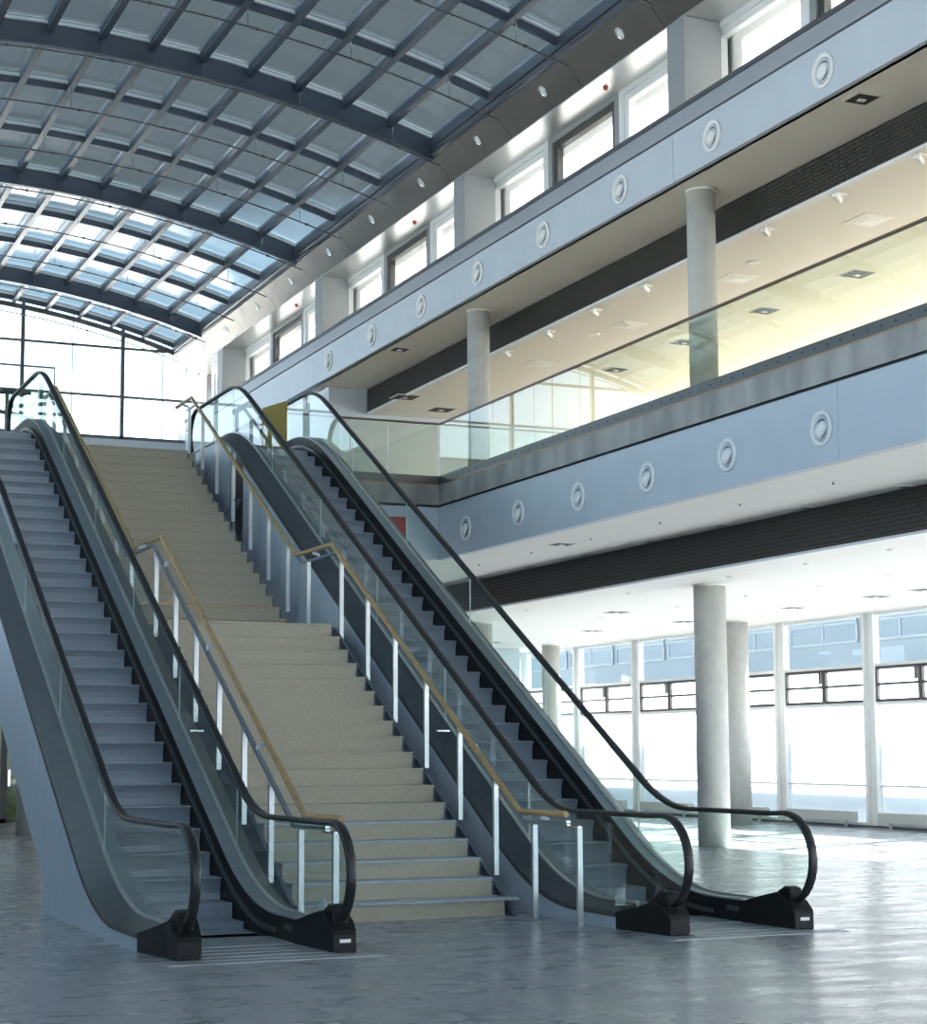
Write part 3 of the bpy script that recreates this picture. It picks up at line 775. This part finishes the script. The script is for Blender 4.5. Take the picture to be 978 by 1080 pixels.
MB().box(SX0, SX1, 25.17+.329*2-.012, 25.17+.329*2, 3.42+.195*2+.03, 3.42+.195*2+.05).build('copper_strip', 'copper', S)
for s in (-1, 1):
    X0 = SX1+.035 if s > 0 else SX0-.075
    mb = MB()
    lo = [(17.60,0.0),(17.9,.0),(18.2,.0),(23.3,2.86),(25.0,2.86),(30.9,6.34),(31.0,6.34)]
    hi = [(17.62,.02),(17.9,.20),(18.2,.385),(23.22,3.36),(25.1,3.36),(30.9,6.86),(31.0,6.88)]
    mb.strip(lo, hi, X0, X0+.04); mb.build('stringer', 'stringer', S)
    mb = MB()
    lo = [(17.95,.18),(23.25,3.345),(25.1,3.345),(30.9,6.835)]
    mb.strip(lo, [(a,b+.03) for a,b in lo], X0+.0, X0+.042); mb.build('stringer_strip', 'copper', S)
    # dark stepped brackets between treads and string
    mb = MB(); xx = (SX1-.001, SX1+.035) if s > 0 else (SX0-.035, SX0+.001)
    for i in range(1, 18):
        y = 17.75+tr*i; z = rs*(i+1); mb.box(xx[0], xx[1], y+.02, y+tr, z-.22, z-.04)
    mb.build('tread_bracket', 'stringer', S); mb = MB()
    for i in range(18):
        z = 3.42+.195*(i+1); y = 25.17+.329*i; mb.box(xx[0], xx[1], y+.02, y+.32, z-.22, z-.04)
    mb.build('tread_bracket', 'stringer', S)
# soffit of the flight
MB().strip([(17.95,.0),(23.3,3.02),(25.1,3.02),(31,6.42)], [(17.95,.06),(23.3,3.10),(25.1,3.10),(31,6.5)], SX0, SX1).build('underside', 'terrazzo', S)

def stair_rail(x, s, label):
    T = empty('stair_railing', (x, 17, 0), label, 'railing', 'railings on both sides of the stairs')
    wx = x-.02*s; bx_ = x+.075*s
    P = [(16.42,1.09),(17.49,1.09),(23.39,4.52),(24.91,4.52),(30.75,7.87),(31.75,7.87)]
    MB().sweep([(wx,a,b) for a,b in P], [(.031*math.cos(k*math.pi/6),.033*math.sin(k*math.pi/6)) for k in range(12)], smooth=True).build('wooden_handrail', 'wood', T)
    dz = .105
    Q = [(16.34,.96),(16.55,.96),(16.55,1.0),(17.40,1.0),(17.52,1.0),(23.42,4.41),(24.93,4.41),(30.77,7.76),(31.85,7.76)]
    Q = [(16.55,1.0),(17.53,.985),(23.42,4.41),(24.94,4.41),(30.79,7.76),(31.4,7.76)]
    MB().sweep([(bx_,a,b) for a,b in Q], [(-.022,-.018),(.022,-.018),(.022,.018),(-.022,.018)], smooth=False).build('metal_rail', 'rail_steel', T)
    mb = MB()
    mb.box(bx_-.02, bx_+.02, 16.30, 16.62, .955, .975); mb.box(bx_-.02, bx_+.02, 16.55, 16.59, .955, 1.02)
    mb.build('end_bracket', 'chrome', T)
    def railz(y):
        if y < 17.53: return .97
        for (a,b),(c,d) in zip(Q[:-1], Q[1:]):
            if a <= y <= c: return b+(d-b)*(y-a)/(c-a)
        return Q[-1][1]
    posts = [(16.32,0),(17.33,0),(18.3,.38),(19.27,.94),(20.27,1.52),(21.28,2.07),(22.25,2.63),(23.26,3.20),(24.64,3.42),(25.59,3.76),(26.53,4.3),(27.48,4.86),(28.45,5.42),(29.42,6.0),(30.33,6.55),(31.22,6.93)]
    for y, z in posts:
        if y > 31.3 and False: continue
        zt = railz(min(y,31.8))-.012
        MB().box(bx_-.028, bx_+.028, y-.022, y+.022, z, zt).build('post', 'steel_post', T, bevel=.003)
    if s > 0: MB().prism([(28.40,5.78),(28.44,5.80),(28.87,5.58),(28.85,5.55)], 8.37, 8.50).build('tilted_plate', 'rail_steel', T)  # loose tilted plate kept under the railing, not a bracket
    for y in (17.0, 18.8, 20.8, 22.8, 24.2, 26.1, 28.0, 29.9, 31.3):
        z = railz(y)
        MB().sweep([(bx_, y, z+.015),(bx_, y, z+.05),(wx, y, z+.075+.0)], [(-.008,-.02),(.008,-.02),(.008,.02),(-.008,.02)], Vector((0,1,0)), smooth=False).build('rail_bracket', 'rail_steel', T)
stair_rail(8.30, 1, 'right stair railing with round wooden handrail on square steel posts')
stair_rail(5.90, -1, 'left stair railing with round wooden handrail and blue-grey metal rail, seen through the left escalator')

# ------------------------------------------------------------------ signs, panels on the upper level
t = MB().box(12.36, 12.84, YC-.06, YC-.03, 5.66, 6.13).build('red_sign', 'sign_red', bevel=.004); tag(t, 'plain red square panel on the gallery edge, right of the right escalator', 'sign', 'plain red square panels')
t = MB().box(5.05, 5.58, YC-.06, YC-.03, 5.27, 5.88).build('red_sign', 'sign_red', bevel=.004); tag(t, 'plain red panel on the gallery edge behind the left handrail of the left escalator', 'sign', 'plain red square panels')
a, b = Vector((9.79,31.38)), Vector((9.97,30.60)); dn_ = (b-a).normalized(); nn = Vector((-dn_.y, dn_.x))*.02
t = MB().prism([tuple(a-nn), tuple(b-nn), tuple(b+nn), tuple(a+nn)], L2+.006, 7.90, 'z').build('display_board', 'mustard'); tag(t, 'mustard yellow upright board standing at the top of the right escalator', 'board')
# glass guard and dark steel structure at the far upper left
G = empty('glass_guard', (5, 34.2, L2), 'glass guard screen with thin frame beyond the top of the left escalator', 'glass guard')
mb = MB(); mb.box(2.0, 6.55, 34.2, 34.215, L2, 8.92); mb.build('glass_panel', 'glass_gallery', G)
mb = MB(); mb.box(2.0, 6.57, 34.18, 34.23, 8.92, 8.95); mb.box(6.55, 6.57, 34.19, 34.23, 8.42, 8.92); mb.build('frame', 'steel_dark', G)
G = empty('steel_truss', (4, 35, L2), 'dark steel tube frame behind the glass guard at the far upper left', 'steel frame')
for p, q_, r_ in [((2.0,35.2,8.66),(6.2,35.2,8.60),.045),((2.0,35.2,8.46),(6.3,35.2,8.62),.04),((2.0,35.2,8.27),(5.9,35.2,8.20),.03),((4.2,35.2,8.45),(6.35,35.2,8.12),.04)]:
    MB().tube([p,q_], r_, 10, Vector((0,0,1))).build('tube', 'steel_dark', G)
for x_ in (2.6, 4.0, 5.85, 6.5): MB().box(x_-.035, x_+.035, 35.17, 35.24, L2, 8.82 if x_ > 6.3 else 8.62).build('upright', 'steel_dark', G)

# ------------------------------------------------------------------ building across the street
B = empty('office_building', (46, 50, 0), 'pale blue office facade with strip windows across the street, seen through the top panes', 'building')
MB().box(46, 56, 20, 110, 4.9, 16).build('wall', 'facade', B)
for i in range(8): MB().lathe([(.13,-.3),(.13,4.9)], (50, 26+11*i, 0), n=12).build('pillar', 'frame_white', B)
for i in range(14):
    y = 26+5.4*i
    for z0, z1 in ((6.2, 7.0),(7.15, 8.9),(10.2,12.4)):
        q = MB().box(45.94, 46.0, y, y+4.9, z0, z1).build('window', 'facade_glass', B)
        mb = MB(); mb.box(45.9, 45.96, y+2.4, y+2.5, z0, z1); mb.box(45.9,45.96,y,y+4.9,z0-.06,z0+.04); mb.box(45.9,45.96,y,y+4.9,z1-.04,z1+.06); mb.box(45.9,45.96,y-.06,y+.04,z0,z1); mb.box(45.9,45.96,y+4.86,y+4.96,z0,z1); mb.build('window_frame', 'facade_frame', q)

# ------------------------------------------------------------------ light
W = bpy.data.worlds.new('Sky'); sc.world = W; W.use_nodes = True; nt = W.node_tree; bg = nt.nodes['Background']
tc = nt.nodes.new('ShaderNodeTexCoord'); sep = nt.nodes.new('ShaderNodeSeparateXYZ'); nt.links.new(tc.outputs['Generated'], sep.inputs[0])
cr = nt.nodes.new('ShaderNodeValToRGB'); e = cr.color_ramp.elements
e[0].position = 0.; e[0].color = (.68,.84,1.0,1)
e[1].position = 1.; e[1].color = (.08,.12,.18,1)
q = e.new(.268); q.color = (.64,.81,1,1)
q = e.new(.298); q.color = (.075,.095,.112,1)
nt.links.new(sep.outputs['Z'], cr.inputs[0]); nt.links.new(cr.outputs[0], bg.inputs[0]); bg.inputs[1].default_value = 3.6
sl = bpy.data.lights.new('Sun', 'SUN'); sl.energy = 68; sl.angle = math.radians(.6); sl.color = (1,.96,.90)
so = bpy.data.objects.new('Sun', sl); col.objects.link(so)
el, az = math.radians(31), math.radians(22)      # azimuth from +X towards +Y
dirv = Vector((math.cos(el)*math.cos(az), math.cos(el)*math.sin(az), math.sin(el)))
so.rotation_euler = dirv.to_track_quat('Z', 'Y').to_euler(); so.location = (60, 60, 60)

# ------------------------------------------------------------------ camera
F, CX, CY = 1931.15, 481.80, 566.84
yaw, pit, rol = -.408866816, .115678687, -.00457090972
fw = Vector((-math.sin(yaw)*math.cos(pit), math.cos(yaw)*math.cos(pit), math.sin(pit)))
rt = Vector((math.cos(yaw), math.sin(yaw), 0)); up = rt.cross(fw)
r2 = math.cos(rol)*rt+math.sin(rol)*up; u2 = -math.sin(rol)*rt+math.cos(rol)*up
cam = bpy.data.cameras.new('Camera'); co = bpy.data.objects.new('Camera', cam); col.objects.link(co); sc.camera = co
co.matrix_world = Matrix(((r2.x,u2.x,-fw.x,0),(r2.y,u2.y,-fw.y,0),(r2.z,u2.z,-fw.z,1.727),(0,0,0,1)))
cam.sensor_fit = 'HORIZONTAL'; cam.sensor_width = 36; cam.lens = F/978*36
cam.shift_x = (489-CX)/978; cam.shift_y = (CY-540)/978
cam.clip_start = .1; cam.clip_end = 500
vs_ = sc.view_settings; vs_.view_transform = 'Standard'; vs_.look = 'None'; vs_.gamma = 1; vs_.use_curve_mapping = False; vs_.exposure = 0.1
try:
    sc.cycles.max_bounces = 12; sc.cycles.diffuse_bounces = 5; sc.cycles.transparent_max_bounces = 24; sc.cycles.glossy_bounces = 5
    sc.cycles.sample_clamp_indirect = 6; sc.cycles.use_denoising = True
except Exception: pass
